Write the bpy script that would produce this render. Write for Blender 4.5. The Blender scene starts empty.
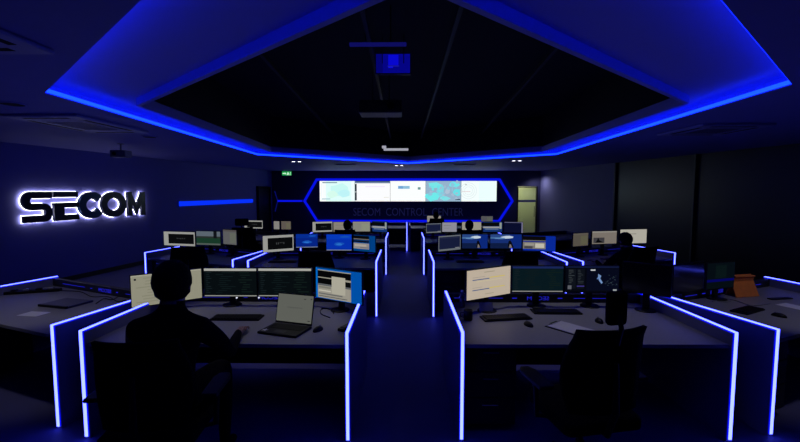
import bpy, bmesh, math, random
from mathutils import Vector, Matrix
from mathutils.geometry import tessellate_polygon
random.seed(7)
R = math.radians
col = bpy.context.scene.collection
scn = bpy.context.scene

# ---------------------------------------------------------------- camera
CAM_Z = 1.85
PITCH, YAW = math.atan(29/400), R(0.7143)
cam_d = bpy.data.cameras.new('camera'); cam = bpy.data.objects.new('camera', cam_d); col.objects.link(cam)
cam_d.sensor_width = 36; cam_d.lens = 18; cam_d.clip_start = .05; cam_d.clip_end = 100
cam.location = (0, 0, CAM_Z); cam.rotation_euler = (R(90) - PITCH, 0, YAW)
scn.camera = cam

def at(px, py, d):
    """point at distance d down the room that the photograph shows at px, py"""
    u, v = (px-400)/400, (221-py)/400
    cp, sp, cw, sw = math.cos(PITCH), math.sin(PITCH), math.cos(YAW), math.sin(YAW)
    x, y, z = u, cp+v*sp, -sp+v*cp
    x, y = x*cw-y*sw, x*sw+y*cw
    t = d/y
    return Vector((x*t, d, CAM_Z+z*t))

# ---------------------------------------------------------------- materials
def lin(c): return tuple((v/255/12.92 if v/255 <= .04045 else ((v/255+.055)/1.055)**2.4) for v in c)
MATS = {}
def mat(name, rgb, rough=.5, metal=0, noise=0, scale=20, bump=0, spec=.5):
    if name in MATS: return MATS[name]
    m = bpy.data.materials.new(name); m.use_nodes = True
    nt = m.node_tree; b = nt.nodes['Principled BSDF']
    b.inputs['Base Color'].default_value = (*rgb, 1); b.inputs['Roughness'].default_value = rough
    b.inputs['Metallic'].default_value = metal; b.inputs['Specular IOR Level'].default_value = spec
    n = nt.nodes.new('ShaderNodeTexNoise'); n.inputs['Scale'].default_value = scale
    tc = nt.nodes.new('ShaderNodeTexCoord'); nt.links.new(tc.outputs['Object'], n.inputs['Vector'])
    mx = nt.nodes.new('ShaderNodeMix'); mx.data_type = 'RGBA'
    mx.inputs[6].default_value = (*[c*(1-noise) for c in rgb], 1); mx.inputs[7].default_value = (*[min(1, c*(1+noise)) for c in rgb], 1)
    nt.links.new(n.outputs['Fac'], mx.inputs[0]); nt.links.new(mx.outputs[2], b.inputs['Base Color'])
    if bump:
        bp = nt.nodes.new('ShaderNodeBump'); bp.inputs['Strength'].default_value = bump; bp.inputs['Distance'].default_value = .01
        nt.links.new(n.outputs['Fac'], bp.inputs['Height']); nt.links.new(bp.outputs[0], b.inputs['Normal'])
    MATS[name] = m; return m
def emit(name, rgb, s=1.0):
    if name in MATS: return MATS[name]
    m = bpy.data.materials.new(name); m.use_nodes = True
    nt = m.node_tree; nt.nodes.remove(nt.nodes['Principled BSDF'])
    e = nt.nodes.new('ShaderNodeEmission'); e.inputs[0].default_value = (*rgb, 1); e.inputs[1].default_value = s
    nt.links.new(e.outputs[0], nt.nodes['Material Output'].inputs[0])
    MATS[name] = m; return m
def px_emit(c, s=1.0):
    return emit('screen_%d_%d_%d' % tuple(c), lin(c), s)

LED = emit('led_core', (.55, .70, 8.0), 1.0)
LEDH = emit('led_halo_edge', (.002, .004, .9), 1.0)  # blue bloom around each strip, built as dim emissive lips
COVE = emit('cove_led', (.015, .13, 7.0), 1.0)
HEXB = emit('hexagon_led', (.002, .006, .75), 1.0)
STRB = emit('wall_bar_led', (.002, .03, .95), 1.0)
TXTB = emit('ledge_logo_led', (.012, .012, .42), 1.0)
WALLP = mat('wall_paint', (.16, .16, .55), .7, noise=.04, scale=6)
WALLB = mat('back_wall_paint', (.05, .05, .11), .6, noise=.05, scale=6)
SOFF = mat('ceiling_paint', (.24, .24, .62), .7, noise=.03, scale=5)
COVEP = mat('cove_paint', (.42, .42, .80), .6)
VOID = mat('void_black', (.006, .006, .007), .9)
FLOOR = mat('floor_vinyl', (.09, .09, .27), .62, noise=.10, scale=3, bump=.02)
DTOP = mat('desktop_laminate', (.27, .27, .28), .45, noise=.06, scale=30)
DPAN = mat('desk_panel_lacquer', (.20, .20, .34), .4, noise=.03, scale=10)
DDRK = mat('desk_dark_laminate', (.015, .015, .018), .5)
BLK = mat('black_plastic', (.006, .006, .007), .5, noise=.1, scale=60, spec=.25)
BLK2 = mat('black_mesh_fabric', (.004, .004, .005), .95, noise=.3, scale=300, bump=.2, spec=.08)
GLS = mat('off_screen_glass', (.006, .006, .008), .12)
CHR = mat('chrome', (.6, .6, .6), .2, 1)
PAP = mat('white_paper', (.62, .62, .64), .7, noise=.02)
GREY = mat('grey_plastic', (.2, .2, .22), .5)
ORG = mat('orange_card', (.85, .24, .04), .7, noise=.15, scale=25)
SKIN = mat('skin', (.35, .2, .14), .5)
HAIR = mat('black_hair', (.004, .004, .004), .8, noise=.3, scale=120, bump=.3, spec=.1)
CLOTH = mat('black_shirt', (.005, .005, .006), .95, noise=.2, scale=80, bump=.2, spec=.08)
METL = mat('sign_face_metal', (.012, .014, .03), .25, .3)
TEAL = mat('sign_face_teal', (.008, .05, .11), .2, .3)
LETR = mat('lettering_metal', (.75, .75, .85), .5)

# ---------------------------------------------------------------- mesh builder
class MB:
    def __init__(s): s.bm = bmesh.new(); s.mi = 0
    def _f(s, vs):
        try: f = s.bm.faces.new(vs); f.material_index = s.mi; return f
        except ValueError: return None
    def box(s, c, d, rot=None):
        c = Vector(c); q = []
        for x in (-.5, .5):
            for y in (-.5, .5):
                for z in (-.5, .5):
                    v = Vector((x*d[0], y*d[1], z*d[2]))
                    if rot: v = rot @ v
                    q.append(s.bm.verts.new(c+v))
        for f in ((0,1,3,2),(4,6,7,5),(0,4,5,1),(2,3,7,6),(0,2,6,4),(1,5,7,3)): s._f([q[i] for i in f])
        return s
    def bar(s, a, b, w, h, up=(0,0,1)):
        a, b = Vector(a), Vector(b); d = (b-a).normalized(); up = Vector(up)
        sd = d.cross(up).normalized(); u = sd.cross(d).normalized()
        q = [s.bm.verts.new(p+sd*w/2*i+u*h/2*j) for p in (a, b) for i, j in ((-1,-1),(1,-1),(1,1),(-1,1))]
        for f in ((3,2,1,0),(4,5,6,7),(0,1,5,4),(1,2,6,5),(2,3,7,6),(3,0,4,7)): s._f([q[i] for i in f])
        return s
    def prism(s, poly, z0, z1, M=None, holes=()):
        """polygon (x,y) extruded from z0 to z1, holes allowed; M places it"""
        M = M or Matrix.Identity(4)
        loops = [list(poly)]+[list(h) for h in holes]
        flat = [p for l in loops for p in l]
        lo = [s.bm.verts.new(M @ Vector((p[0], p[1], z0))) for p in flat]
        hi = [s.bm.verts.new(M @ Vector((p[0], p[1], z1))) for p in flat]
        for t in tessellate_polygon([[Vector((p[0], p[1], 0)) for p in l] for l in loops]):
            s._f([lo[i] for i in t]); s._f([hi[i] for i in reversed(t)])
        k = 0
        for l in loops:
            n = len(l)
            for i in range(n):
                j = (i+1) % n; s._f([lo[k+i], lo[k+j], hi[k+j], hi[k+i]])
            k += n
        return s
    def tube(s, pts, r, n=10, cap=True):
        pts = [Vector(p) for p in pts]; rs = r if isinstance(r, (list, tuple)) else [r]*len(pts); rings = []
        for i, p in enumerate(pts):
            d = (pts[min(i+1, len(pts)-1)]-pts[max(i-1, 0)]).normalized()
            a = d.orthogonal().normalized() if i == 0 else (pa - d*pa.dot(d)).normalized()
            pa = a; b = d.cross(a)
            rings.append([s.bm.verts.new(p+(a*math.cos(2*math.pi*k/n)+b*math.sin(2*math.pi*k/n))*rs[i]) for k in range(n)])
        for A, B in zip(rings, rings[1:]):
            for k in range(n): s._f([A[k], A[(k+1) % n], B[(k+1) % n], B[k]])
        if cap: s._f(rings[0][::-1]); s._f(rings[-1])
        return s
    def lathe(s, prof, c=(0,0,0), n=24):
        rings = [[s.bm.verts.new(Vector(c)+Vector((r*math.cos(2*math.pi*k/n), r*math.sin(2*math.pi*k/n), z))) for k in range(n)] for r, z in prof]
        for A, B in zip(rings, rings[1:]):
            for k in range(n): s._f([A[k], A[(k+1) % n], B[(k+1) % n], B[k]])
        s._f(rings[0][::-1]); s._f(rings[-1]); return s
    def ellip(s, c, r, n=16, rot=None):
        M = Matrix.Translation(c) @ (rot.to_4x4() if rot else Matrix.Identity(4)) @ Matrix.Diagonal((*r, 1))
        res = bmesh.ops.create_uvsphere(s.bm, u_segments=n, v_segments=n//2, radius=1, matrix=M)
        for v in res['verts']:
            for f in v.link_faces: f.material_index = s.mi
        return s
    def build(s, name, mats, parent=None, bevel=0, smooth=False, seg=2):
        bmesh.ops.recalc_face_normals(s.bm, faces=s.bm.faces)
        me = bpy.data.meshes.new(name); s.bm.to_mesh(me); s.bm.free()
        for m in (mats if isinstance(mats, (list, tuple)) else [mats]): me.materials.append(m)
        if smooth:
            for p in me.polygons: p.use_smooth = True
        o = bpy.data.objects.new(name, me); col.objects.link(o)
        if parent: o.parent = parent
        if bevel:
            md = o.modifiers.new('bevel', 'BEVEL'); md.width = bevel; md.segments = seg; md.limit_method = 'ANGLE'
        return o

def tag(o, label=None, cat=None, group=None, kind=None):
    for k, v in (('label', label), ('category', cat), ('group', group), ('kind', kind)):
        if v: o[k] = v
    return o
def empty(name, loc, rz=0):
    o = bpy.data.objects.new(name, None); col.objects.link(o); o.location = loc; o.rotation_euler = (0, 0, rz); o.empty_display_size = .1
    return o
KIDS = {}
def copy_tree(o, parent=None):
    c = o.copy(); col.objects.link(c)
    if parent: c.parent = parent
    for ch in [x for x in list(o.children)]: copy_tree(ch, c)
    return c
def place(o, loc, rz=0, label=None):
    o.location = loc; o.rotation_euler = (0, 0, rz)
    if label: o['label'] = label
    return o
def text_mb(body, size, depth, mirror=False, extra=0, align='CENTER'):
    cu = bpy.data.curves.new('t', 'FONT'); cu.body = body; cu.size = size; cu.extrude = depth/2; cu.align_x = align; cu.align_y = 'CENTER'; cu.offset = extra; cu.resolution_u = 3
    ob = bpy.data.objects.new('t', cu); col.objects.link(ob)
    dg = bpy.context.evaluated_depsgraph_get(); me = bpy.data.meshes.new_from_object(ob.evaluated_get(dg))
    bpy.data.objects.remove(ob); bpy.data.curves.remove(cu)
    mb = MB(); mb.bm.from_mesh(me); bpy.data.meshes.remove(me)
    rot = Matrix.Rotation(R(90), 4, 'X')
    if mirror: rot = Matrix.Diagonal((-1, 1, 1, 1)) @ rot
    bmesh.ops.transform(mb.bm, matrix=rot, verts=mb.bm.verts)
    return mb

def struct(o): o['kind'] = 'structure'; return o

# ================================================================ THE ROOM
LW = lambda d: -7.12+(d-7.4)*.152      # left wall line
RW = lambda d: 7.25-(d-7.4)*.160       # right wall line
CEIL = 2.74
BACK = 17.0
FR = -3.0
floor_poly = [(LW(FR)-.3, FR-.3), (RW(FR)+.3, FR-.3), (RW(18.6)+.6, 18.6), (LW(17.4)-.4, 18.6)]
struct(MB().prism(floor_poly, -.1, 0).build('floor', FLOOR))

# soffit ceiling with the elongated hexagonal opening
HEX = [(.10, .78), (3.22, 3.44), (3.66, 9.8), (.1, 12.85), (-3.6, 9.8), (-3.25, 3.64)]
def grow(poly, g):
    c = Vector((.05, 6.7)); out = []
    n = len(poly)
    for i in range(n):
        a, p, b = Vector(poly[i-1]), Vector(poly[i]), Vector(poly[(i+1) % n])
        d1, d2 = (p-a).normalized(), (b-p).normalized()
        n1, n2 = Vector((d1.y, -d1.x)), Vector((d2.y, -d2.x)); m = (n1+n2).normalized()
        out.append(tuple(p+m*g/m.dot(n1)))
    return out
struct(MB().prism(floor_poly, CEIL, CEIL+.022, holes=[HEX]).build('ceiling', SOFF))
INN = [(.05, 1.84), (3.00, 4.34), (3.2, 9.4), (.1, 12.1), (-3.15, 9.4), (-2.93, 4.40)]
UP = 2.865
struct(MB().prism(grow(HEX, .11), UP, UP+.05, holes=[INN]).build('ceiling_raised', COVEP))
struct(MB().prism(grow(HEX, .15), CEIL+.0225, UP+.05, holes=[grow(HEX, .11)]).build('trim_1', COVEP))
struct(MB().prism(INN, 2.785, UP+.02, holes=[grow(INN, -.045)]).build('trim_2', COVEP))
struct(MB().prism(INN, UP+.05, 3.6, holes=[grow(INN, -.03)]).build('trim_3', VOID))
struct(MB().prism(grow(INN, .02), 3.6, 3.65).build('ceiling_void', VOID))
# LED run on the inner lip of the opening
mb = MB()
hi_, ho_ = grow(HEX, -.007), grow(HEX, -.002)
mb.prism(ho_, CEIL+.010, CEIL+.046, holes=[hi_])
tag(mb.build('cove_light_strip', COVE), 'blue LED strip tracing the whole hexagonal opening in the ceiling', 'light strip')

# walls
def wall(name, a, b, z0, z1, t, m, side=1):
    a, b = Vector((*a, 0)), Vector((*b, 0)); n = Vector((-(b-a).y, (b-a).x, 0)).normalized()*t*side
    return struct(MB().prism([a.xy, b.xy, (b+n).xy, (a+n).xy], z0, z1).build(name, m))
wall('wall_left', (LW(FR), FR), (LW(15.72), 15.72), 0, CEIL, .15, WALLP)
wall('wall_left', (LW(16.75), 16.75), (LW(17.1), 17.1), 0, CEIL, .15, WALLP)
wall('wall_left', (LW(15.72), 15.72), (LW(16.75), 16.75), 2.08, CEIL, .15, WALLP)
wall('baseboard_left', (LW(FR)+.012, FR), (LW(15.6)+.012, 15.6), 0, .1, .012, DDRK)
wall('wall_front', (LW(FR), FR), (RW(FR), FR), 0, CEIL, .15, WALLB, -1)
# back wall with the doorway on its right
DX0, DX1 = 4.74, 5.60
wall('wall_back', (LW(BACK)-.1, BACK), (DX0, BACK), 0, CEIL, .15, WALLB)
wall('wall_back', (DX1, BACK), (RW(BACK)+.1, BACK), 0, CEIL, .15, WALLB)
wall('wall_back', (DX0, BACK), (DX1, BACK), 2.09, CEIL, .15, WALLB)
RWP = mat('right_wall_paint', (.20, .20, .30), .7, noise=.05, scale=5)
wall('wall_right', (RW(17.1), 17.1), (RW(12.4), 12.4), 0, CEIL, .15, RWP)
RGL = mat('dark_glass_partition', (.006, .006, .010), .35)
o = wall('window_1', (RW(12.4), 12.4), (RW(FR), FR), 0, CEIL, .08, RGL)
for d in (12.35, 9.6, 6.6, 3.6, .6):
    mb = MB(); mb.box((RW(d)-.03, d, CEIL/2), (.06, .06, CEIL)); o2 = mb.build('window_mullion', DDRK, o)
# small vestibule behind the right doorway
VEST = mat('vestibule_paint', (.62, .68, .46), .6)
wall('wall_vestibule', (DX0-.5, 18.3), (DX1+.9, 18.3), 0, 2.7, .1, VEST)
wall('wall_vestibule', (DX0-.5, 17.15), (DX0-.5, 18.3), 0, 2.7, .1, VEST)
wall('wall_vestibule', (DX1+.9, 18.3), (DX1+.9, 17.15), 0, 2.7, .1, VEST)
la = bpy.data.lights.new('vestibule_lamp', 'AREA'); la.energy = 26; la.size = .5; la.color = (1, .97, .72)
lo = bpy.data.objects.new('vestibule_lamp', la); col.objects.link(lo); lo.location = (5.0, 17.6, 2.62)
tag(MB().box((5.0, 17.6, 2.68), (.56, .56, .04)).build('ceiling_lamp', GREY), 'square lamp above the lit doorway on the far right', 'lamp')

# doors
DFR = mat('door_frame_black', (.004, .004, .005), .4)
def door_frame(name, a, b, h, depth, leaf, handle=True):
    a, b = Vector(a), Vector(b); d = (b-a); w = d.length; ang = math.atan2(d.y, d.x)
    r = struct(empty(name, (a.x, a.y, 0), ang)); t = .05
    MB().box((t/2, 0, h/2), (t, depth, h)).box((w-t/2, 0, h/2), (t, depth, h)).box((w/2, 0, h-t/2), (w-2*t, depth, t)).build('door_frame', DFR, r)
    return r, w
r, w = door_frame('door_1', (LW(15.74), 15.74), (LW(16.73), 16.73), 2.07, .19, None)
lf = MB().box((w/2, -.02, 1.005), (w-.11, .04, 2.0)).build('door_leaf', mat('door_dark', (.012, .012, .02), .5), r, bevel=.004)
MB().tube([(w-.12, -.04, 1), (w-.12, -.09, 1), (w-.25, -.09, 1)], .01).build('door_handle', CHR, lf)
r, w = door_frame('door_2', (DX0, BACK+.07), (DX1, BACK+.07), 2.08, .17, None)
FROST = mat('frosted_glass', (.75, .8, .62), .5)
FROST.node_tree.nodes['Principled BSDF'].inputs['Transmission Weight'].default_value = .85
lf = MB().box((w/2, 0, 1.005), (w-.12, .012, 2.0)).build('door_leaf', FROST, r)
MB().box((w/2, -.012, 1.47), (w-.12, .006, .09)).build('door_band', mat('door_blue_film', (.03, .04, .25), .4), lf)
MB().tube([(w-.12, -.05, .8), (w-.12, -.05, 1.25)], .012).build('door_handle', CHR, lf)

# ---------------------------------------------------------------- video wall
hexo = [(-4.32, 1.47), (-3.76, .57), (4.0, .57), (4.58, 1.47), (4.0, 2.42), (-3.76, 2.42)]
hexi = grow(hexo, -.115) if False else None
def inset(poly, g):
    c = Vector((sum(p[0] for p in poly)/len(poly), sum(p[1] for p in poly)/len(poly))); n = len(poly); out = []
    for i in range(n):
        a, p, b = Vector(poly[i-1]), Vector(poly[i]), Vector(poly[(i+1) % n])
        d1, d2 = (p-a).normalized(), (b-p).normalized()
        n1, n2 = Vector((-d1.y, d1.x)), Vector((-d2.y, d2.x)); m = (n1+n2).normalized()
        out.append(tuple(p+m*g/m.dot(n1)))
    return out
MXZ = lambda y: Matrix(((1,0,0,0),(0,0,1,y),(0,1,0,0),(0,0,0,1)))   # (x,y,z)->(x, y0+z, y)
vw = empty('hexagon_light_panel', (.1, BACK, 0))
sh = Matrix.Translation((-.1, -BACK, 0))
MB().prism(inset(hexo, .10), -.05, 0, sh @ MXZ(BACK)).build('back_panel', mat('hexagon_panel', (.03, .03, .15), .5), vw)
MB().prism(hexo, -.09, 0, sh @ MXZ(BACK), holes=[inset(hexo, .10)]).build('light_frame', HEXB, vw)
tag(vw, 'long hexagonal wall panel edged with glowing blue light around the video wall', 'wall panel')
mb = text_mb('SECOM  CONTROL  CENTER', .46, .02); bmesh.ops.transform(mb.bm, matrix=Matrix.Translation((0, 0, 0)), verts=mb.bm.verts)
xs = [v.co.x for v in mb.bm.verts]; zs = [v.co.z for v in mb.bm.verts]
bmesh.ops.transform(mb.bm, matrix=Matrix.Diagonal((4.66/(max(xs)-min(xs)), 1, .335/(max(zs)-min(zs)), 1)), verts=mb.bm.verts)
t = mb.build('wall_lettering', LETR); t.location = (.13, BACK-.07, .99)
tag(t, 'thin grey SECOM CONTROL CENTER lettering below the bright video wall', 'lettering')

def flat_display(name, w, h, rects, parent, y=0, polys=()):
    """picture area facing -Y, centred on 0,0; rects (u0,v0,u1,v1,rgb) from top-left"""
    mats = []; mb = MB()
    def idx(c):
        m = px_emit(c)
        if m not in mats: mats.append(m)
        return mats.index(m)
    k = 0
    for (u0, v0, u1, v1, c) in rects:
        mb.mi = idx(c); yy = y-.0003*k; k += 1
        q = [mb.bm.verts.new(((u-.5)*w, yy, (.5-v)*h)) for u, v in ((u0, v1), (u1, v1), (u1, v0), (u0, v0))]
        mb._f(q)
    for (pts, c) in polys:
        mb.mi = idx(c); yy = y-.0003*k; k += 1
        mb._f([mb.bm.verts.new(((u-.5)*w, yy, (.5-v)*h)) for u, v in reversed(pts)])
    me = bpy.data.meshes.new(name); mb.bm.to_mesh(me); mb.bm.free()
    for m in mats: me.materials.append(m)
    o = bpy.data.objects.new(name, me); col.objects.link(o); o.parent = parent
    return o
def blob(cx, cy, rx, ry, n=10, j=.25):
    return [(cx+rx*math.cos(2*math.pi*k/n)*(1+random.uniform(-j, j)), cy+ry*math.sin(2*math.pi*k/n)*(1+random.uniform(-j, j))) for k in range(n)]
W = (255, 255, 255)
vs = []
vs.append(('pale cyan map', [(0,0,1,1,(222,255,252)), (0,0,.18,1,(248,255,255)), (.08,.05,.5,.10,(120,150,165)), (.06,.86,.3,.90,(150,190,200)), (.9,0,1,1,(240,255,255))],
           [(blob(.55,.45,.3,.3), (200,250,245)), (blob(.35,.65,.14,.2), (214,252,238)), (blob(.7,.6,.16,.18), (190,244,248))]))
vs.append(('white page and dark title bar', [(0,0,1,1,(252,253,255)), (0,0,1,.11,(110,130,160)), (.02,0,.98,.04,(60,80,110)), (.0,.14,.05,.95,(50,62,70)), (.015,.5,.035,.56,(230,240,240)), (.3,.25,.85,.29,(240,225,250)), (.82,.78,.96,.82,(235,235,225))], []))
vs.append(('white page with a small blue box', [(0,0,1,1,(252,255,255)), (.22,.24,.55,.38,(140,190,220)), (.22,.24,.36,.38,(110,165,215)), (.78,.3,.86,.42,(110,150,150))], []))
vs.append(('blue grey map with bright cyan land', [(0,0,1,1,(150,180,205)), (.84,.88,.98,.93,(50,70,90))],
           [(blob(.25,.2,.2,.14), (120,230,232)), (blob(.2,.78,.22,.2), (110,235,235)), (blob(.42,.5,.1,.3), (125,215,228)), (blob(.8,.18,.18,.14), (110,232,235)), (blob(.88,.55,.1,.2), (105,225,232)), (blob(.55,.85,.14,.1), (130,225,232)), (blob(.62,.5,.08,.12), (175,195,215))]+[(blob(.06+.88*random.random(), .06+.86*random.random(), .02+.04*random.random(), .03+.07*random.random(), 7, .5), random.choice([(110,228,232), (140,200,222), (165,190,212)])) for _ in range(26)]))
vs.append(('white page with faint grey rings', [(0,0,1,1,(244,255,255)), (.5,0,1,1,(236,255,255)), (.02,.5,.26,.53,(225,200,205)), (.1,.15,.16,.2,(190,195,200))], []))
a0, a1 = at(319.5, 181, BACK-.1), at(496.5, 201.5, BACK-.1)
pw = (a1.x-a0.x)/5; ph = a0.z-a1.z
for i, (nm, rc, pl) in enumerate(vs):
    r = empty('video_panel', (a0.x+pw*(i+.5), BACK-.055, (a0.z+a1.z)/2))
    MB().box((0, -.032, 0), (pw-.003, .05, ph-.002)).build('casing', BLK, r)
    d = flat_display('display', pw-.012, ph-.008, rc, r, -.058, pl)
    if i == 4:
        mb = MB()
        for rr in (.16, .24, .33):
            N = 28
            for k in range(N):
                a, b = 2*math.pi*k/N, 2*math.pi*(k+1)/N
                mb._f([mb.bm.verts.new((-.44+q*math.cos(t_), -.0605, .02+q*math.sin(t_))) for q, t_ in ((rr, a), (rr, b), (rr+.012, b), (rr+.012, a))])
        mb.build('ring_chart', px_emit((205, 222, 226)), r)
    where = ['leftmost of five', 'second from left', 'middle of five', 'second from right', 'rightmost of five'][i]
    tag(r, 'wall screen with %s, %s' % (nm, where), 'screen', 'screens of the video wall')

# blue light bars on the walls
def wbar(name, a, b, z, th, label, cat='light strip', m=STRB, dep=.03):
    a, b = Vector((*a, z)), Vector((*b, z))
    mid = (a+b)/2; r = empty(name, mid)
    MB().bar(a-mid, b-mid, dep, th).build('diffuser', m, r)
    n = (b-a).normalized().cross(Vector((0,0,1)))
    MB().bar(a-mid-(b-a).normalized()*.02-n*.0, b-mid+(b-a).normalized()*.02, dep*.5, th+.02).build('housing', BLK, r)
    return tag(r, label, cat)
wbar('wall_light_bar', (LW(11.4)+.02, 11.4), (LW(15.4)+.02, 15.4), 1.51, .145, 'wide straight blue light bar on the left wall beyond the glowing sign')
wbar('wall_light_bar', (-5.42, BACK-.02), (-4.36, BACK-.02), 1.47, .08, 'thin blue light bar joining the left point of the wall hexagon', m=HEXB)
c = empty('corner_light_strip', (-5.42, BACK-.015, 1.47))
MB().bar((0,0,0), (-.12, 0, .42), .03, .03, up=(0,1,0)).bar((0,0,0), (-.12, 0, -.45), .03, .03, up=(0,1,0)).build('diffuser', emit('dim_strip', (.002,.004,.12)), c)
tag(c, 'dim blue chevron strip in the left back corner by the black door frame', 'light strip')

# exit sign
r = empty('exit_sign', at(287, 173.5, BACK-.05))
MB().box((0, 0, 0), (.42, .06, .19)).build('casing', GREY, r, bevel=.01)
fl = flat_display('face', .40, .17, [(0,0,1,1,(20,150,70)), (.07,.38,.30,.62,(215,255,225)), (.58,.14,.66,.34,(215,255,225)), (.55,.36,.74,.6,(215,255,225)), (.50,.6,.6,.88,(215,255,225)), (.68,.6,.77,.88,(215,255,225)), (.86,.1,.93,.9,(160,235,185))], r, -.032,
    [([(.30,.2),(.30,.8),(.44,.5)], (215,255,225))])
tag(r, 'green exit sign with running figure high on the back wall', 'exit sign')

# ---------------------------------------------------------------- SECOM sign
def stroke(mb, pts, w, d0, d1, closed=False):
    P = [Vector(p) for p in pts]; n = len(P); A = []; B = []
    for i in range(n):
        a = P[i-1] if (closed or i > 0) else None; b = P[(i+1) % n] if (closed or i < n-1) else None
        d1v = (P[i]-a).normalized() if a is not None else (b-P[i]).normalized()
        d2v = (b-P[i]).normalized() if b is not None else d1v
        n1, n2 = Vector((-d1v.y, d1v.x)), Vector((-d2v.y, d2v.x)); m = (n1+n2).normalized(); k = w/2/max(.35, m.dot(n1))
        A.append(P[i]+m*k); B.append(P[i]-m*k)
    V = lambda p, d: mb.bm.verts.new((p.x, d, p.y))
    a0, a1, b0, b1 = [V(p, d0) for p in A], [V(p, d1) for p in A], [V(p, d0) for p in B], [V(p, d1) for p in B]
    rng = range(n if closed else n-1)
    for i in rng:
        j = (i+1) % n
        mb._f([a0[i], a0[j], b0[j], b0[i]]); mb._f([a1[i], a1[j], b1[j], b1[i]])
        mb._f([a0[i], a0[j], a1[j], a1[i]]); mb._f([b0[i], b0[j], b1[j], b1[i]])
    if not closed:
        mb._f([a0[0], b0[0], b1[0], a1[0]]); mb._f([a0[-1], b0[-1], b1[-1], a1[-1]])
def arc(cx, cy, rx, ry, a0, a1, n=12): return [(cx+rx*math.cos(R(a0+(a1-a0)*k/n)), cy+ry*math.sin(R(a0+(a1-a0)*k/n))) for k in range(n+1)]
H = .59
def sc(pts, w): return [(x*w, y*H) for x, y in pts]
def letter_S(mb, w, d0, d1, g=0):
    stroke(mb, sc([(1, .885)]+arc(.30,.695,.19,.19,90,270)+arc(.68,.31,.19,.195,90,-90)+[(.0, .115)], w), .225*H+g, d0, d1)
def letter_E(mb, w, d0, d1, g=0):
    stroke(mb, sc([(0, .90), (1, .90)], w), .20*H+g, d0, d1)
    stroke(mb, sc([(0, .53), (1, .53)], w), .18*H+g, d0, d1)
    stroke(mb, sc([(0, .10), (1, .10)], w), .20*H+g, d0, d1)
    stroke(mb, sc([(.2, .19), (.2, .46)], w), .4*w+g, d0+.001, d1-.001)
def letter_C(mb, w, d0, d1, g=0):
    stroke(mb, sc(arc(.52,.5,.38,.36,38,322,28), w), .27*H+g, d0, d1)
def letter_O(mb, w, d0, d1, g=0):
    stroke(mb, sc(arc(.5,.5,.38,.37,0,360,32)[:-1], w), .26*H+g, d0, d1, True)
def letter_M(mb, w, d0, d1, g=0):
    stroke(mb, sc([(.12, 0), (.12, .99)], w), .24*w+g, d0, d1)
    stroke(mb, sc([(.88, 0), (.88, .99)], w), .24*w+g, d0, d1)
    stroke(mb, sc([(.12, .90), (.5, .26), (.88, .90)], w), .22*w+g, d0+.001, d1-.001)
wang = math.atan2(9.6, 1.46)
sign = empty('wall_sign', (LW(7.4), 7.4, 1.27), wang)
HALO = emit('sign_back_light', (1.0, 1.0, 1.0), 7)
xs0 = 0.0
for nm, fn, x0, w, mt, dep in (('letter_s', letter_S, .03, .54, METL, .06), ('letter_e', letter_E, .60, .51, METL, .06), ('letter_c', letter_C, 1.11, .60, TEAL, .07),
                    ('letter_o', letter_O, 1.64, .68, METL, .06), ('letter_m', letter_M, 2.36, .53, METL, .06)):
    mb = MB(); fn(mb, w, -.035-dep, -.035); L = mb.build('letter', mt, sign); L.location = (x0-.13, 0, 0)
    mb = MB(); fn(mb, w, -.034, -.028, g=.010); mb.build('back_light', HALO, L)
tag(sign, 'black SECOM letters with white glowing halo mounted on the dark blue left wall', 'sign')

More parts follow.
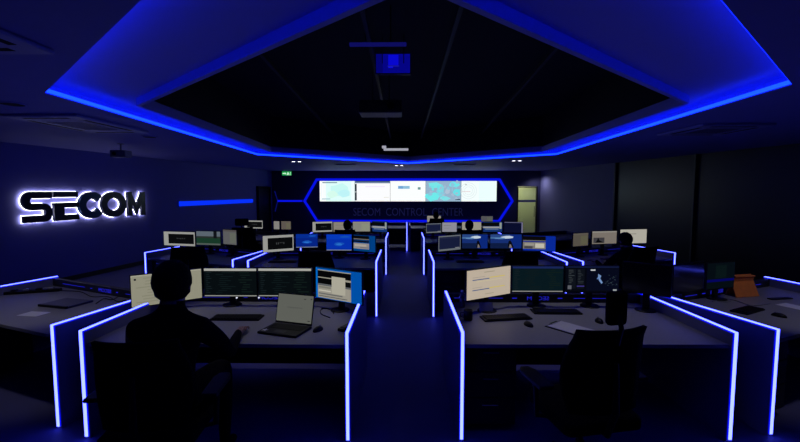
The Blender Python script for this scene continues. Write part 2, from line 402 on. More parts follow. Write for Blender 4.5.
# ================================================================ DESKS
def offs(a, b, t, side):
    a, b = Vector(a), Vector(b); d = (b-a).normalized(); n = Vector((-d.y, d.x))*t*side
    return [tuple(a), tuple(b), tuple(b+n), tuple(a+n)]
PT = .042
def make_desk(fl, fr, br, bl, label, strips='LR', logo=True, logo_dx=0.0):
    """quad in plan seen from above: front left, front right, back right, back left (front = camera side)"""
    q = [Vector(p) for p in (fl, fr, br, bl)]; c = sum(q, Vector((0, 0)))/4
    r = empty('control_desk', (c.x, c.y, 0)); fl, fr, br, bl = [p-c for p in q]
    def panel(a, b, side, strip):
        o = MB().prism(offs(a, b, PT, side), 0, .815).build('end_panel', DPAN, r)
        if strip:
            n = Vector((-(b-a).normalized().y, (b-a).normalized().x))*PT/2*side; d = (b-a).normalized()
            f = a+n; k = b+n; mb = MB()
            ft = lambda p, z: Vector((p.x, p.y, z))
            mb.mi = 1   # dim blue side lips imitating the glow around the strip
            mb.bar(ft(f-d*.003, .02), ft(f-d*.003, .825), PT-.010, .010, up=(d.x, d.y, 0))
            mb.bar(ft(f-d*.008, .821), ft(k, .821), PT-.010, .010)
            mb.mi = 0
            mb.bar(ft(f-d*.010, .02), ft(f-d*.010, .832), .021, .008, up=(d.x, d.y, 0))
            mb.bar(ft(f-d*.014, .829), ft(k, .829), .021, .008)
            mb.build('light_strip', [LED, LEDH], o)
        return o
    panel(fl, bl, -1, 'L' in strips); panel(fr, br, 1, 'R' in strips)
    lx = (bl-fl).normalized(); 
    ix = (fr-fl).normalized()*PT; iy = (br-bl).normalized()*PT
    MB().prism([fl+ix+lx*.02, fr-ix+lx*.02, br-iy, bl+iy], .70, .73).build('desktop', DTOP, r, bevel=.004)
    bn = Vector((-(br-bl).normalized().y, (br-bl).normalized().x))
    a, b = bl+iy*1.02, br-iy*1.02
    MB().prism([a, b, b-bn*.0-lx*.0+Vector((0,0)), a] if False else [a-bn*.060, b-bn*.060, b-bn*.004, a-bn*.004], .7305, .815).build('back_ledge', DDRK, r)
    MB().prism([a-bn*.06, b-bn*.06, b-bn*.03, a-bn*.03], .08, .699).build('modesty_panel', DDRK, r)
    led = r.children[-2]
    m = (a+b)/2-bn*.062; u = (b-a).normalized(); w = (b-a).length; ang = math.atan2(u.y, u.x)
    if logo:
        t = text_mb('SECOM', .056, .003, mirror=True)
        bmesh.ops.transform(t.bm, matrix=Matrix.Translation((m.x+u.x*logo_dx, m.y+u.y*logo_dx, .772)) @ Matrix.Rotation(ang, 4, 'Z') @ Matrix.Diagonal((1.25, 1, 1, 1)), verts=t.bm.verts)
        t.build('logo', TXTB, led)
        m3 = Vector((m.x, m.y, .775)); u3 = Vector((u.x, u.y, 0))
        for s0, s1, hh in ((-min(.85, w/2-.1), -.36, .004), (-.26, -.22, .008), (.20, .24, .008), (.36, min(.85, w/2-.1), .004)):
            MB().bar(m3+u3*(s0+logo_dx), m3+u3*(s1+logo_dx*.9), .004, hh).build('accent_line', TXTB, led)
    # drawer pedestal hung under the left end
    fdir = u; p0 = fl+ix*1.2+lx*.12; 
    pd = MB().prism([p0, p0+fdir*.40, p0+fdir*.40+lx*.5, p0+lx*.5], .06, .698).build('pedestal', DDRK, r)
    for k in range(3):
        z0 = .08+k*.205; e = p0+fdir*.01; 
        dr = MB().prism([e-lx*.018, e+fdir*.38-lx*.018, e+fdir*.38-lx*.001, e-lx*.001], z0, z0+.195).build('drawer', DDRK, r)
        e2 = e+fdir*.13-lx*.03
        MB().bar((e2.x, e2.y, z0+.15), ((e2+fdir*.12).x, (e2+fdir*.12).y, z0+.15), .012, .01).build('handle', CHR, dr)
    tag(r, label, 'desk', 'control desks')
    return r
G = 'control desk with light-edged panels, '
IR = [(.40, 2.86), (2.43, 2.88), (2.42, 4.07), (.40, 4.07)]
IL = [(-2.41, 2.86), (-.40, 2.84), (-.40, 4.07), (-2.38, 4.07)]
OR_ = [(2.755, 2.95), (4.56, 3.74), (4.37, 4.83), (2.535, 4.0)]
OL = [(-4.58, 3.70), (-2.69, 2.98), (-2.50, 4.0), (-4.24, 4.75)]
R2, R3 = 2.94, 5.95
QR = lambda q, dy: [(x, y+dy) for x, y in q]
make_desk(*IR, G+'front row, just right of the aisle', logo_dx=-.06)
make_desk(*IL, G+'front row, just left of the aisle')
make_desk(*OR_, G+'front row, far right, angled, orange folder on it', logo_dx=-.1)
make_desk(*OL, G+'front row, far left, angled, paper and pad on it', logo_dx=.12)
IR2 = [(.40, 2.86), (2.385, 2.88), (2.37, 4.07), (.40, 4.07)]
IL2 = [(-2.36, 2.94), (-.40, 2.86), (-.40, 4.07), (-2.36, 4.07)]
OR2 = [(2.60, 2.93), (4.56, 3.80), (4.36, 4.85), (2.50, 4.0)]
OL2 = [(-4.41, 3.72), (-2.58, 3.02), (-2.44, 4.0), (-4.20, 4.80)]
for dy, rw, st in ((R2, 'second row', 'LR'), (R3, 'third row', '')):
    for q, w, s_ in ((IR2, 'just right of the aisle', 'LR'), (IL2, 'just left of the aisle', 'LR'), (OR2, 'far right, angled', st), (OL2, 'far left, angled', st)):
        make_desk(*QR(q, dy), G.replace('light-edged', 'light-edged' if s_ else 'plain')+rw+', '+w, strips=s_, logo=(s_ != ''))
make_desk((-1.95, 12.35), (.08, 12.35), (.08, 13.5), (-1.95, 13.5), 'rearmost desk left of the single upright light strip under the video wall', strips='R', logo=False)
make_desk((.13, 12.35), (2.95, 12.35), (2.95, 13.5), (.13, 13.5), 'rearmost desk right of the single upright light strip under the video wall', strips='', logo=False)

# ================================================================ MONITORS
def txtrows(u0, v0, u1, v1, n, c, gap=.5, seed=0, indent=.1):
    rr = random.Random(seed); out = []; h = (v1-v0)/n
    for k in range(n):
        a = u0+rr.uniform(0, indent)*(u1-u0); b = a+rr.uniform(.3, .95)*(u1-a)
        out.append((a, v0+k*h, b, v0+k*h+h*gap, c))
    return out
def scr_code(seed, top=(165,165,158), bg=(7,13,16)):
    r = [(0,0,1,1,bg), (0,0,1,.085,top), (0,.965,1,1,(140,140,134))]
    r += txtrows(.03,.13,.16,.92,11,(22,32,36),.35,seed) + txtrows(.22,.13,.62,.92,11,(15,26,28),.35,seed+1,.3) + txtrows(.66,.13,.97,.9,9,(17,30,27),.35,seed+2,.3)
    return r, []
def scr_doc():
    r = [(0,0,1,1,(186,172,154)), (.38,.10,.62,.125,(150,140,120)), (.12,.33,.5,.36,(70,90,130)), (.5,.30,.86,.33,(200,180,90)), (.12,.25,.4,.27,(160,150,140)),
         (.12,.68,.5,.71,(70,90,130)), (.5,.66,.86,.69,(200,180,90)), (.12,.60,.34,.62,(160,150,140)), (.40,.86,.6,.88,(150,140,120)), (.2,.40,.8,.42,(196,184,150))]
    return r, []
def scr_plainlist():
    r = [(0,0,1,1,(142,140,122)), (0,0,1,.04,(160,158,142))]+txtrows(.06,.1,.9,.95,9,(128,127,108),.3,5,.2)
    r += [(.04,.1,.07,.16,(40,40,45))]
    return r, []
def scr_bluedesk():
    r = [(0,0,1,1,(0,78,165)), (.04,.06,.78,.98,(150,146,134)), (.04,.09,.78,.30,(6,6,8)), (.04,.33,.42,.52,(6,6,8)), (.04,.52,.78,.58,(90,92,96)), (.36,.24,.66,.80,(170,166,150)), (.66,.36,.78,.52,(10,12,14)),
         (.06,.60,.34,.66,(120,118,108)), (.06,.72,.34,.76,(190,186,170)), (.06,.82,.6,.86,(100,100,98)), (.06,.91,.7,.93,(60,60,62)), (0,0,.035,1,(0,100,190))]
    return r, []
def scr_map():
    r = [(0,0,1,1,(5,7,16)), (0,0,1,.05,(18,26,60)), (.05,.1,.2,.88,(14,18,26)), (.22,.1,.36,.88,(12,16,24)), (.40,.06,1,.95,(6,9,26)), (.47,.12,.56,.17,(190,195,200)), (.05,.75,.12,.9,(90,92,100)), (.22,.76,.36,.80,(60,50,130)),
         (.9,.90,.97,.96,(150,155,160))]+txtrows(.06,.14,.19,.7,8,(60,66,70),.3,3)+txtrows(.23,.14,.35,.7,9,(50,56,62),.3,4)
    rr = random.Random(3); pl = [([(.60,.28),(.66,.36),(.64,.46),(.69,.62),(.67,.68),(.62,.55),(.60,.44)], (110,140,190)), ([(.60,.40),(.575,.48),(.60,.50)], (90,120,180))]
    for k in range(26):
        u, v = .74+rr.random()*.22, .32+rr.random()*.42; s = .004+.006*rr.random(); r.append((u, v, u+s, v+s*2, (90,110,120)))
    return r, pl
def scr_frame(c=(10,11,13), b=(150,150,146), t=(58,60,62), seed=1):
    rr = random.Random(seed)
    r = [(0,0,1,1,b), (.15,.15,.97,.86,c)]
    for k in range(5):
        u = .42+k*.06; r.append((u, .44, u+.03, .44+.05+.08*rr.random(), t))
    return r, []
def scr_cloud(c=(8,42,150), l=(40,110,200)):
    return [(0,0,1,1,c), (0,0,1,.3,(c[0], c[1]+8, c[2]+14)), (0,.96,1,1,(130,140,150))], [(blob(.5,.6,.22,.12), (22,80,180)), (blob(.5,.62,.12,.06), l), (blob(.75,.15,.2,.06), (20,76,176))]
def scr_split():
    return [(0,0,1,1,(0,62,130)), (0,.03,.72,.30,(8,8,10)), (0,.22,.72,.27,(110,104,100)), (0,.34,.72,.44,(14,12,14)), (0,.50,.72,.86,(140,136,136)), (.05,.58,.6,.70,(170,160,150)), (.3,.74,.7,.8,(110,106,110))], []
def scr_sea(seed):
    random.seed(seed)
    return [(0,0,1,1,(22,46,112)), (0,0,1,.22,(40,70,130)), (0,.62,1,1,(14,28,66)), (0,.2,1,.3,(70,110,160)), (.62,0,1,1,(12,40,120))], [(blob(.55,.2,.2,.09), (190,205,220)), (blob(.3,.28,.2,.06), (90,130,180)), ([(.56,.95),(.58,.5),(.63,.4),(.68,.55),(.76,.95)], (8,10,20)), ([(.60,.95),(.62,.7),(.66,.72),(.70,.95)], (120,110,110))]
def scr_navy():
    return [(0,0,1,1,(100,106,112)), (.03,.08,.97,.88,(22,28,58)), (.06,.12,.94,.2,(32,38,66)), (.75,.82,.95,.9,(110,112,120))], []
def scr_meadow():
    return [(0,0,1,1,(90,100,110)), (0,.36,1,.55,(40,48,44)), (0,.5,1,1,(24,56,40)), (0,.88,1,1,(80,90,86)), (.72,.0,.86,.5,(18,20,26))], []
def scr_grey(c=(96,92,88), c2=(120,114,104)):
    return [(0,0,1,1,c), (0,0,1,.12,c2), (.5,.2,.95,.9,(c[0]+6, c[1]+10, c[2]))], []
def scr_photo(c=(120,112,104)):
    return [(0,0,1,1,c), (0,0,1,.1,(140,136,128)), (.05,.5,.5,.92,(60,58,62))], [([(.12,.92),(.2,.7),(.24,.5),(.3,.72),(.5,.92)], (8,8,10))]
def scr_white(c=(150,146,136)):
    return [(0,0,1,1,c), (.1,.3,.6,.34,(110,106,100)), (.1,.6,.5,.63,(116,112,106))], []
def scr_bwb():
    return [(0,0,1,1,(20,50,110)), (0,.05,.85,.42,(8,10,10)), (0,.46,.85,.62,(150,150,148)), (.1,.66,.8,.78,(90,110,140)), (.86,.05,.97,.7,(140,150,140))], []
def scr_barwin():
    return [(0,0,1,1,(8,40,150)), (0,.02,.7,.36,(10,8,10)), (0,.30,.7,.34,(120,120,120)), (0,.42,.7,.88,(120,116,110)), (.05,.5,.35,.66,(150,146,136)), (.38,.5,.66,.8,(190,186,170)), (.04,.7,.3,.86,(70,68,70))], []
def scr_off():
    return None
def make_monitor(L, Rr, zb, zt, scr, label, cat='monitor', group='monitors', power=None, desk=.73, base=True):
    """screen running from point L to point Rr (x,y), between heights zb and zt; stands on the desktop"""
    L, Rr = Vector(L), Vector(Rr); c = (L+Rr)/2; u = (Rr-L); w = u.length; ang = math.atan2(u.y, u.x)
    r = empty('monitor', (c.x, c.y, desk), ang); h = zt-zb; zc = (zb+zt)/2-desk
    MB().box((0, .016, zc), (w, .024, h)).box((0, .036, zc), (w*.6, .03, h*.6)).build('casing', BLK, r, bevel=.004)
    if scr is None:
        MB().box((0, .002, zc), (w-.016, .004, h-.02)).build('display', GLS, r)
    else:
        g = flat_display('display', w-.014, h-.018, scr[0], r, .003, scr[1]); g.location = (0, 0, zc+.001)
    if base:
        MB().box((0, .055, .012+(zc-.012)/2+.02), (.06, .03, zc+.02)).build('stand_neck', BLK, r, bevel=.004)
        MB().lathe([(.09, 0), (.09, .006), (.082, .012), (.02, .013)], (0, .03, 0), 24).build('stand_base', BLK, r)
    if power: MB().box((power, -.0005, zb-desk-.004), (.012, .012, .012)).build('power_light', emit('power_led', (.75, .8, .95)), r)
    return tag(r, label, cat, group)
def mon_px(p0, d0, p1, d1, yt, yb, scr, label, power=None, desk=.73):
    a, b = at(p0, (yt+yb)/2, d0), at(p1, (yt+yb)/2, d1)
    dm = (d0+d1)/2; m = (p0+p1)/2
    return make_monitor((a.x, a.y), (b.x, b.y), at(m, yb, dm).z, at(m, yt, dm).z, scr, label, power=power, desk=desk)
F = 'front row '
mon_px(130, 3.50, 202.5, 3.86, 271.5, 303.5, scr_plainlist(), F+'monitor with pale beige page, partly behind the seated person\'s head')
mon_px(203.5, 3.86, 257, 3.86, 267.8, 297.3, scr_code(1), F+'dark code-filled monitor nearer the seated person', power=.06)
mon_px(257.8, 3.86, 312, 3.86, 267.8, 297.3, scr_code(9), F+'dark code-filled monitor partly behind the open laptop', power=-.26)
mon_px(315.5, 3.84, 362, 3.56, 269, 302, scr_bluedesk(), F+'monitor with bright blue desktop and stacked windows beside the aisle')
mon_px(466.5, 3.56, 511, 3.84, 267.5, 298, scr_doc(), F+'monitor with cream page and yellow lines right of the aisle')
mon_px(511.8, 3.86, 564, 3.86, 265.6, 292.8, scr_code(20, (24,36,84), (8,24,30)), F+'monitor with dark teal page, next to the cream one')
mon_px(564.6, 3.86, 619.5, 3.86, 265.6, 292.8, scr_map(), F+'monitor with black map and blue patch', power=.0)
mon_px(622, 3.86, 672, 3.60, 263.5, 294.5, None, F+'switched-off black monitor beside the map monitor')
# far right desk: switched off screens
mon_px(673, 3.72, 704, 3.98, 263, 293, None, 'switched-off black monitor on the far right desk, nearest the light edge')
mon_px(707, 4.08, 735, 4.2, 262, 289, ([(0,0,1,1,(5,12,18)), (0,.64,1,.74,(4,4,90)), (.3,.1,.7,.6,(8,20,22))], []), 'dim teal monitor with painted blue reflection behind the orange folder on the far right desk')  # blue band is a reflection painted into the screen colours
S = 'second row '
D2 = 6.72
mon_px(262.5, 6.45, 294, D2, 234.8, 252, scr_frame(seed=2), S+'monitor with thick white border and black middle')
mon_px(295.5, D2, 318, D2+.05, 233.6, 248, scr_cloud((6,36,130)), S+'monitor with dark blue wallpaper, smaller, left of the brighter blue one')
mon_px(326, D2, 352, D2, 234, 251, scr_cloud((6,48,170)), S+'monitor with bright blue cloud wallpaper')
mon_px(353.2, D2, 375.5, 6.5, 235, 252, scr_split(), S+'monitor with stacked windows and blue edge beside the aisle')
mon_px(438.3, 6.45, 461, D2, 235, 251, scr_navy(), S+'angled monitor with navy page in grey border, right of the aisle')
mon_px(461.8, D2, 488, D2, 234, 249, scr_sea(1), S+'sea picture monitor, the one nearer the aisle')
mon_px(490, D2, 522, D2, 234, 249, scr_sea(1), S+'sea picture monitor, the one further from the aisle')
mon_px(522.6, D2, 556, 6.6, 235.5, 251.5, scr_barwin(), S+'monitor with windows on saturated blue, in front of lit doorway')
mon_px(163.5, 7.35, 195, 7.2, 231.5, 246.2, scr_frame(seed=4), S+'far left monitor with white border and black middle')
mon_px(196, 7.2, 220.5, 7.1, 231, 245.5, scr_meadow(), S+'far left monitor with green meadow picture')
mon_px(222.8, 7.0, 236.5, 6.85, 229.5, 245, scr_grey((90,90,92),(80,76,76)), S+'narrow grey monitor in the far left group, nearest the aisle')
mon_px(573, 6.85, 588.5, 7.0, 232.8, 246.5, scr_grey((84,78,70),(90,84,76)), S+'plain brownish grey monitor right of the lit doorway')
mon_px(592, 7.05, 617, 7.15, 230.8, 244.3, scr_photo(), S+'monitor with pale picture and dark figure, right side')
mon_px(620, 7.2, 647, 7.3, 229, 243.8, scr_white((172,168,156)), S+'bright pale monitor behind the standing-out dark head, rightmost lit')
T = 'third row '
D3 = 9.72
mon_px(312.3, 9.55, 332.6, D3, 221.5, 232.3, scr_frame(seed=7), T+'monitor with white border and black middle')
mon_px(333.2, D3, 350.5, D3, 221.8, 232.2, scr_white((134,128,118)), T+'pale monitor partly behind a dark seated figure')
mon_px(352.6, D3, 370.3, D3, 221.5, 231.8, scr_grey((130,130,122),(138,136,128)), T+'plain grey green monitor')
mon_px(372, D3, 387.2, 9.5, 221.3, 232.2, scr_bwb(), T+'monitor with black, white and blue bands beside the aisle')
mon_px(426, 9.55, 441.5, D3, 223.2, 233.2, scr_navy(), T+'dim navy monitor right of the aisle')
mon_px(442, D3, 457, D3, 222.2, 232.2, scr_white((138,138,150)), T+'pale lilac monitor right of the aisle')
mon_px(461.8, D3, 481.5, D3, 221.8, 232.2, scr_white((150,146,132)), T+'cream monitor behind the dark head and shoulders')
mon_px(483, D3, 502.5, D3, 221.8, 232.2, scr_bwb(), T+'banded monitor right of the seated figure')
mon_px(504, D3, 523, 9.6, 221.8, 233, ([(0,0,1,1,(10,14,44)), (0,0,1,.07,(90,90,120)), (.94,0,1,1,(120,120,150))], []), T+'almost black navy monitor in front of the doorway')
mon_px(244, 10.25, 262.8, 10.15, 220.2, 228.8, scr_frame(seed=11), T+'small monitor with white border, left of centre')
mon_px(273.5, 9.95, 279.5, 9.9, 221, 229.6, scr_white((130,128,124)), T+'narrow sliver of a pale monitor')
mon_px(281, 9.9, 291, 9.85, 221, 229.8, scr_grey((92,84,78),(96,88,80)), T+'small brownish monitor')
mon_px(427, 13.2, 441, 13.2, 215.6, 222.3, scr_white((140,134,128)), 'rearmost small pale monitor, under the wall lettering')
mon_px(481, 13.2, 493, 13.2, 216, 221.8, scr_grey((80,80,84),(84,84,88)), 'rearmost small grey monitor, under the right end of the hexagon')

# ================================================================ CHAIRS
def make_chair(headrest=True, seat_h=.50):
    """faces +Y; origin on the floor under the column"""
    r = empty('office_chair', (0, 0, 0))
    mb = MB()
    for k in range(5):
        a = 2*math.pi*k/5+.3; e = Vector((math.cos(a)*.30, math.sin(a)*.30, .085))
        mb.tube([(0,0,.12), (e.x*.5, e.y*.5, .105), e], [.026, .02, .014], 8)
    mb.lathe([(.035, .08), (.035, .14)], n=14); mb.build('star_base', CHR, r, smooth=True)
    for k in range(5):
        a = 2*math.pi*k/5+.3; p = Vector((math.cos(a)*.30, math.sin(a)*.30, 0)); t = Vector((-math.sin(a), math.cos(a), 0))
        MB().tube([p+t*-.022+Vector((0,0,.03)), p+t*.022+Vector((0,0,.03))], .03, 14).tube([p+Vector((0,0,.05)), p+Vector((0,0,.09))], .008, 8).build('caster', BLK, r)
    MB().tube([(0,0,.12), (0,0,.30)], .026, 12).tube([(0,0,.30), (0,0,seat_h-.07)], .016, 12).box((0, 0, seat_h-.06), (.2, .24, .03)).build('gas_lift', BLK, r)
    # seat cushion
    poly = [(-.25,-.20),(-.22,-.24),(.22,-.24),(.25,-.20),(.26,.16),(.22,.24),(-.22,.24),(-.26,.16)]
    MB().prism(poly, seat_h-.045, seat_h+.03).build('seat', BLK2, r, bevel=.022, seg=3)
    # curved backrest
    mb = MB(); n, m = 10, 9; V = []
    for s_, off in ((0, 0), (1, -.03)):
        g = []
        for i in range(m+1):
            tz = i/m; z = seat_h+.08+tz*.50; wd = .21+.04*math.sin(math.pi*min(1, tz*1.1)); yb = -.22-.06*tz-.05*math.sin(math.pi*tz)*-1
            g.append([mb.bm.verts.new(((2*j/n-1)*wd, yb+off+.05*(2*j/n-1)**2, z)) for j in range(n+1)])
        V.append(g)
    for i in range(m):
        for j in range(n):
            mb._f([V[0][i][j], V[0][i][j+1], V[0][i+1][j+1], V[0][i+1][j]]); mb._f([V[1][i][j], V[1][i+1][j], V[1][i+1][j+1], V[1][i][j+1]])
    for i in range(m):
        for j in (0, n): mb._f([V[0][i][j], V[0][i+1][j], V[1][i+1][j], V[1][i][j]])
    for j in range(n):
        for i in (0, m): mb._f([V[0][i][j], V[0][i][j+1], V[1][i][j+1], V[1][i][j]])
    mb.build('backrest', BLK2, r, smooth=True)
    MB().tube([(0, -.05, seat_h-.06), (0, -.24, seat_h-.04), (0, -.30, seat_h+.12), (0, -.29, seat_h+.4)], [.02, .02, .018, .012], 10).build('back_support', BLK, r)
    for s in (-1, 1):
        ar = MB().tube([(s*.2, .0, seat_h-.05), (s*.30, 0, seat_h-.03), (s*.31, 0, seat_h+.19)], [.014, .016, .018], 10).build('armrest', BLK, r)
        MB().prism([(s*.31-.045,-.13),(s*.31+.045,-.13),(s*.31+.05,.10),(s*.31+.03,.15),(s*.31-.03,.15),(s*.31-.05,.10)], seat_h+.19, seat_h+.215).build('arm_pad', BLK, ar, bevel=.008)
    if headrest:
        hr = MB().box((0, -.272, seat_h+(.70 if headrest == 'tall' else .69)), (.12, .05, .19) if headrest == 'tall' else (.27, .055, .15)).build('headrest', BLK2, r, bevel=.024, seg=3)
        MB().tube([(0, -.29, seat_h+.5), (0, -.315, seat_h+.60), (0, -.295, seat_h+.67)], .013, 8).build('headrest_stem', BLK, hr)
    return tag(r, 'x', 'chair', 'office chairs')
ch_h = make_chair(True, .54)
ch_t = make_chair('tall', .52); place(ch_t, (1.10, 2.42, 0), R(11), 'black office chair with narrow upright headrest, empty, at the front right desk')
ch_n = make_chair(False, .50); place(ch_n, (-1.43, 2.26, 0), R(6), 'black office chair the nearest seated person sits in')
def chair(src, x, y, rz, label): return place(copy_tree(src), (x, y, 0), R(rz), label)
place(ch_h, (-3.42, 8.45, 0), R(12), 'high-backed black chair at the third row far left desk')
chair(ch_n, -1.15, 5.35, -5, 'low-backed black chair at the second row desk left of the aisle')
chair(ch_n, 1.5, 5.4, 4, 'low-backed black chair at the second row desk right of the aisle')
chair(ch_n, 3.75, 6.25, 18, 'black chair of the seated person at the far right second row desk')
chair(ch_n, -1.2, 8.4, 0, 'low-backed black chair at the third row desk left of the aisle')
chair(ch_n, 1.45, 8.4, 0, 'black chair of the seated person in the third row right of the aisle')
chair(ch_n, -3.15, 5.80, 20, 'low-backed black chair at the second row far left desk')
chair(ch_n, 3.9, 2.95, 24, 'low-backed black chair at the front row far right desk')

# ================================================================ PEOPLE
def skin_mesh(name, verts, edges, radii, mtl, parent=None, root=0, sub=2):
    me = bpy.data.meshes.new(name); me.from_pydata(verts, edges, []); o = bpy.data.objects.new(name, me); col.objects.link(o)
    o.modifiers.new('s', 'SKIN').use_smooth_shade = True
    md = o.modifiers.new('d', 'SUBSURF'); md.levels = sub; md.render_levels = sub
    for i, v in enumerate(me.skin_vertices[0].data):
        r = radii[i]; v.radius = r if isinstance(r, tuple) else (r, r); v.use_root = (i == root)
    dg = bpy.context.evaluated_depsgraph_get(); dg.update()
    m2 = bpy.data.meshes.new_from_object(o.evaluated_get(dg)); bpy.data.objects.remove(o)
    for p in m2.polygons: p.use_smooth = True
    m2.materials.clear()
    for m in (mtl if isinstance(mtl, (list, tuple)) else [mtl]): m2.materials.append(m)
    o = bpy.data.objects.new(name, m2); col.objects.link(o)
    if parent: o.parent = parent
    return o
def make_person(label, seat=.50, hands=((-.16, .72), (.15, .86)), desk_z=.73, glasses=True, ts=1.0, hs=1.0):
    """seated, facing +Y, origin on floor below the hips"""
    r = empty('person', (0, 0, 0))
    s = seat+.10
    T = lambda z: s+z*ts
    J = {}; V = []; E = []; Rd = []
    def a(n, p, rad, link=None):
        J[n] = len(V); V.append(p); Rd.append(rad)
        if link: E.append((J[link], J[n]))
    a('pel', (0, 0, s), (.155, .12)); a('belly', (0, .02, T(.14)), (.145, .11), 'pel'); a('chest', (0, .06, T(.32)), (.175, .125), 'belly'); a('upper', (0, .07, T(.44)), (.14, .10), 'chest')
    a('neck', (0, .09, T(.54)), (.07, .068), 'upper'); a('head0', (0, .11, T(.62)), (.062*hs, .068*hs), 'neck'); a('head1', (0, .125, T(.62)+.08*hs), (.078*hs, .095*hs), 'head0'); a('head2', (0, .12, T(.62)+.155*hs), (.066*hs, .08*hs), 'head1')
    for sd, (hx, hy) in zip((-1, 1), hands):
        k = str(sd)
        a('sh'+k, (sd*.185, .06, T(.43)), 0.072, 'upper'); ex, ey, ez = sd*.28, .24, T(.18)
        a('ua'+k, ((sd*.185+ex)/2+sd*.02, (.06+ey)/2, (T(.43)+ez)/2), .058, 'sh'+k); a('el'+k, (ex, ey, ez), .043, 'ua'+k)
        wx, wy, wz = hx, hy-.11, desk_z+.045
        a('fa'+k, ((ex+wx)/2, (ey+wy)/2, (ez+wz)/2+.005), .038, 'el'+k); a('wr'+k, (wx, wy, wz), .027, 'fa'+k)
        a('pm'+k, (hx, hy-.045, desk_z+.035), (.036, .018), 'wr'+k)
        a('kn'+k+'a', (sd*.10, .06, s-.01), .095, 'pel'); a('th'+k, (sd*.14, .25, s+.01), .083, 'kn'+k+'a'); a('kn'+k, (sd*.16, .44, s), .062, 'th'+k)
        a('cf'+k, (sd*.16, .44, s*.55), .052, 'kn'+k); a('an'+k, (sd*.16, .42, .10), .036, 'cf'+k); a('hl'+k, (sd*.16, .43, .045), .034, 'an'+k); a('toe'+k, (sd*.17, .58, .035), .030, 'hl'+k)
    body = skin_mesh('body', V, E, Rd, [SKIN, CLOTH], r)
    zc = T(.60)
    for p in body.data.polygons:
        c = p.center
        hand = any(c.y > hy-.14 and abs(c.x-hx) < .08 and c.z < desk_z+.10 and c.z > desk_z-.02 for hx, hy in hands)
        p.material_index = 0 if (c.z > zc or hand) else 1
    # fingers
    for sd, (hx, hy) in zip((-1, 1), hands):
        for k in range(4):
            fx = hx+sd*(k-1.5)*-.0185; ln = (.070, .078, .072, .058)[k]
            y0 = hy-.025
            skin_mesh('finger', [(fx, y0-.03, desk_z+.036), (fx, y0+ln*.35, desk_z+.044), (fx+.001, y0+ln*.7, desk_z+.034), (fx+.001, y0+ln, desk_z+.016)], [(0,1),(1,2),(2,3)], [.010, .0095, .0085, .0075], SKIN, body, sub=1)
        skin_mesh('thumb', [(hx-sd*.012, hy-.075, desk_z+.034), (hx-sd*.042, hy-.04, desk_z+.028), (hx-sd*.052, hy-.008, desk_z+.020)], [(0,1),(1,2)], [.012, .011, .009], SKIN, body, sub=1)
    # ears, nose
    hc = Vector((0, .125, T(.62)+.08*hs))
    for sd in (-1, 1): MB().ellip(hc+Vector((sd*.080*hs, -.005, -.012)), (.012, .020, .033), 10).build('ear', SKIN, body, smooth=True)
    MB().ellip(hc+Vector((0, .098, -.012)), (.013, .018, .024), 10).build('nose', SKIN, body, smooth=True)
    for sd in (-1, 1): MB().ellip(hc+Vector((sd*.031, .082*hs, .012)), (.012, .010, .007), 8).build('eye', BLK, body, smooth=True)
    MB().ellip(hc+Vector((0, .087, -.052)), (.023, .008, .006), 8).build('mouth', mat('lips', (.25,.09,.08), .5), body)
    # hair cap: a shell over crown, back and sides
    mb = MB(); mb.ellip(hc+Vector((0, -.016, .018)), (.094*hs, .112*hs, .112*hs), 28)
    for v in mb.bm.verts:
        l = v.co-hc
        if l.z < -.04: v.co.x = hc.x+l.x*1.12; v.co.z = hc.z+(-.04+(l.z+.04)*1.15)
        v.co += Vector((random.uniform(-.002,.002), random.uniform(-.002,.002), random.uniform(-.003,.003)))
    kill = [f for f in mb.bm.faces if (f.calc_center_median()-hc).y > .045*hs and (f.calc_center_median()-hc).z < .055*hs]
    bmesh.ops.delete(mb.bm, geom=kill, context='FACES')
    h = mb.build('hair', HAIR, r, smooth=True)
    if glasses:
        mb = MB()
        for sd in (-1, 1):
            mb.tube([hc+Vector((sd*.033+.024*math.cos(t), .104, .012+.019*math.sin(t))) for t in [2*math.pi*k/14 for k in range(15)]], .0022, 6)
            mb.tube([hc+Vector((sd*.058, .102, .014)), hc+Vector((sd*.082, .06, .012)), hc+Vector((sd*.088, -.005, .012)), hc+Vector((sd*.085, -.02, -.002))], .0022, 6)
        mb.tube([hc+Vector((-.010, .106, .014)), hc+Vector((.010, .106, .014))], .0022, 6)
        mb.build('glasses', BLK, r)
    return tag(r, label, 'person')
p1 = make_person('person in dark clothes seated at front left desk, head dark against a pale monitor', .54, ((-.10, .72), (.17, .84)), ts=.92, hs=1.12)
place(p1, (-1.40, 2.26, 0), R(4))
p2 = make_person('dark seated person outlined against the bright pale second row monitor on the right', .46, ((-.15, .60), (.16, .64)), glasses=False, ts=.80, hs=.95)
c = at(625, 240, 5.97); place(p2, (c.x+.04, 5.86, 0), R(22))
p3 = place(copy_tree(p2), (at(469, 225, 8.55).x, 8.40, 0), 0, 'dark seated person with visible shoulders before a cream third row monitor')
p4 = place(copy_tree(p2), (at(347.5, 225, 8.55).x, 8.42, 0), 0, 'dark seated person at third row left of the aisle before a pale monitor')
p5 = place(copy_tree(p2), (at(436.5, 219, 11.9).x, 12.0, 0), 0, 'dark seated person before the rearmost pale monitor under the wall lettering')
for o in list(col.objects):
    if o.name.startswith('office_chair') and o['label'].startswith('low-backed black chair at the third row'):
        o.location.x = p4.location.x; o['label'] = 'black chair of the seated person in the third row left of the aisle'
    if o.name.startswith('office_chair') and o['label'].startswith('black chair of the seated person in the third row right'): o.location.x = p3.location.x
    if o.name.startswith('office_chair') and 'far right second' in o['label']: o.location = p2.location.copy()
chair(ch_n, p5.location.x, 12.0-.02, 0, 'black chair of the rearmost seated person under the wall lettering')

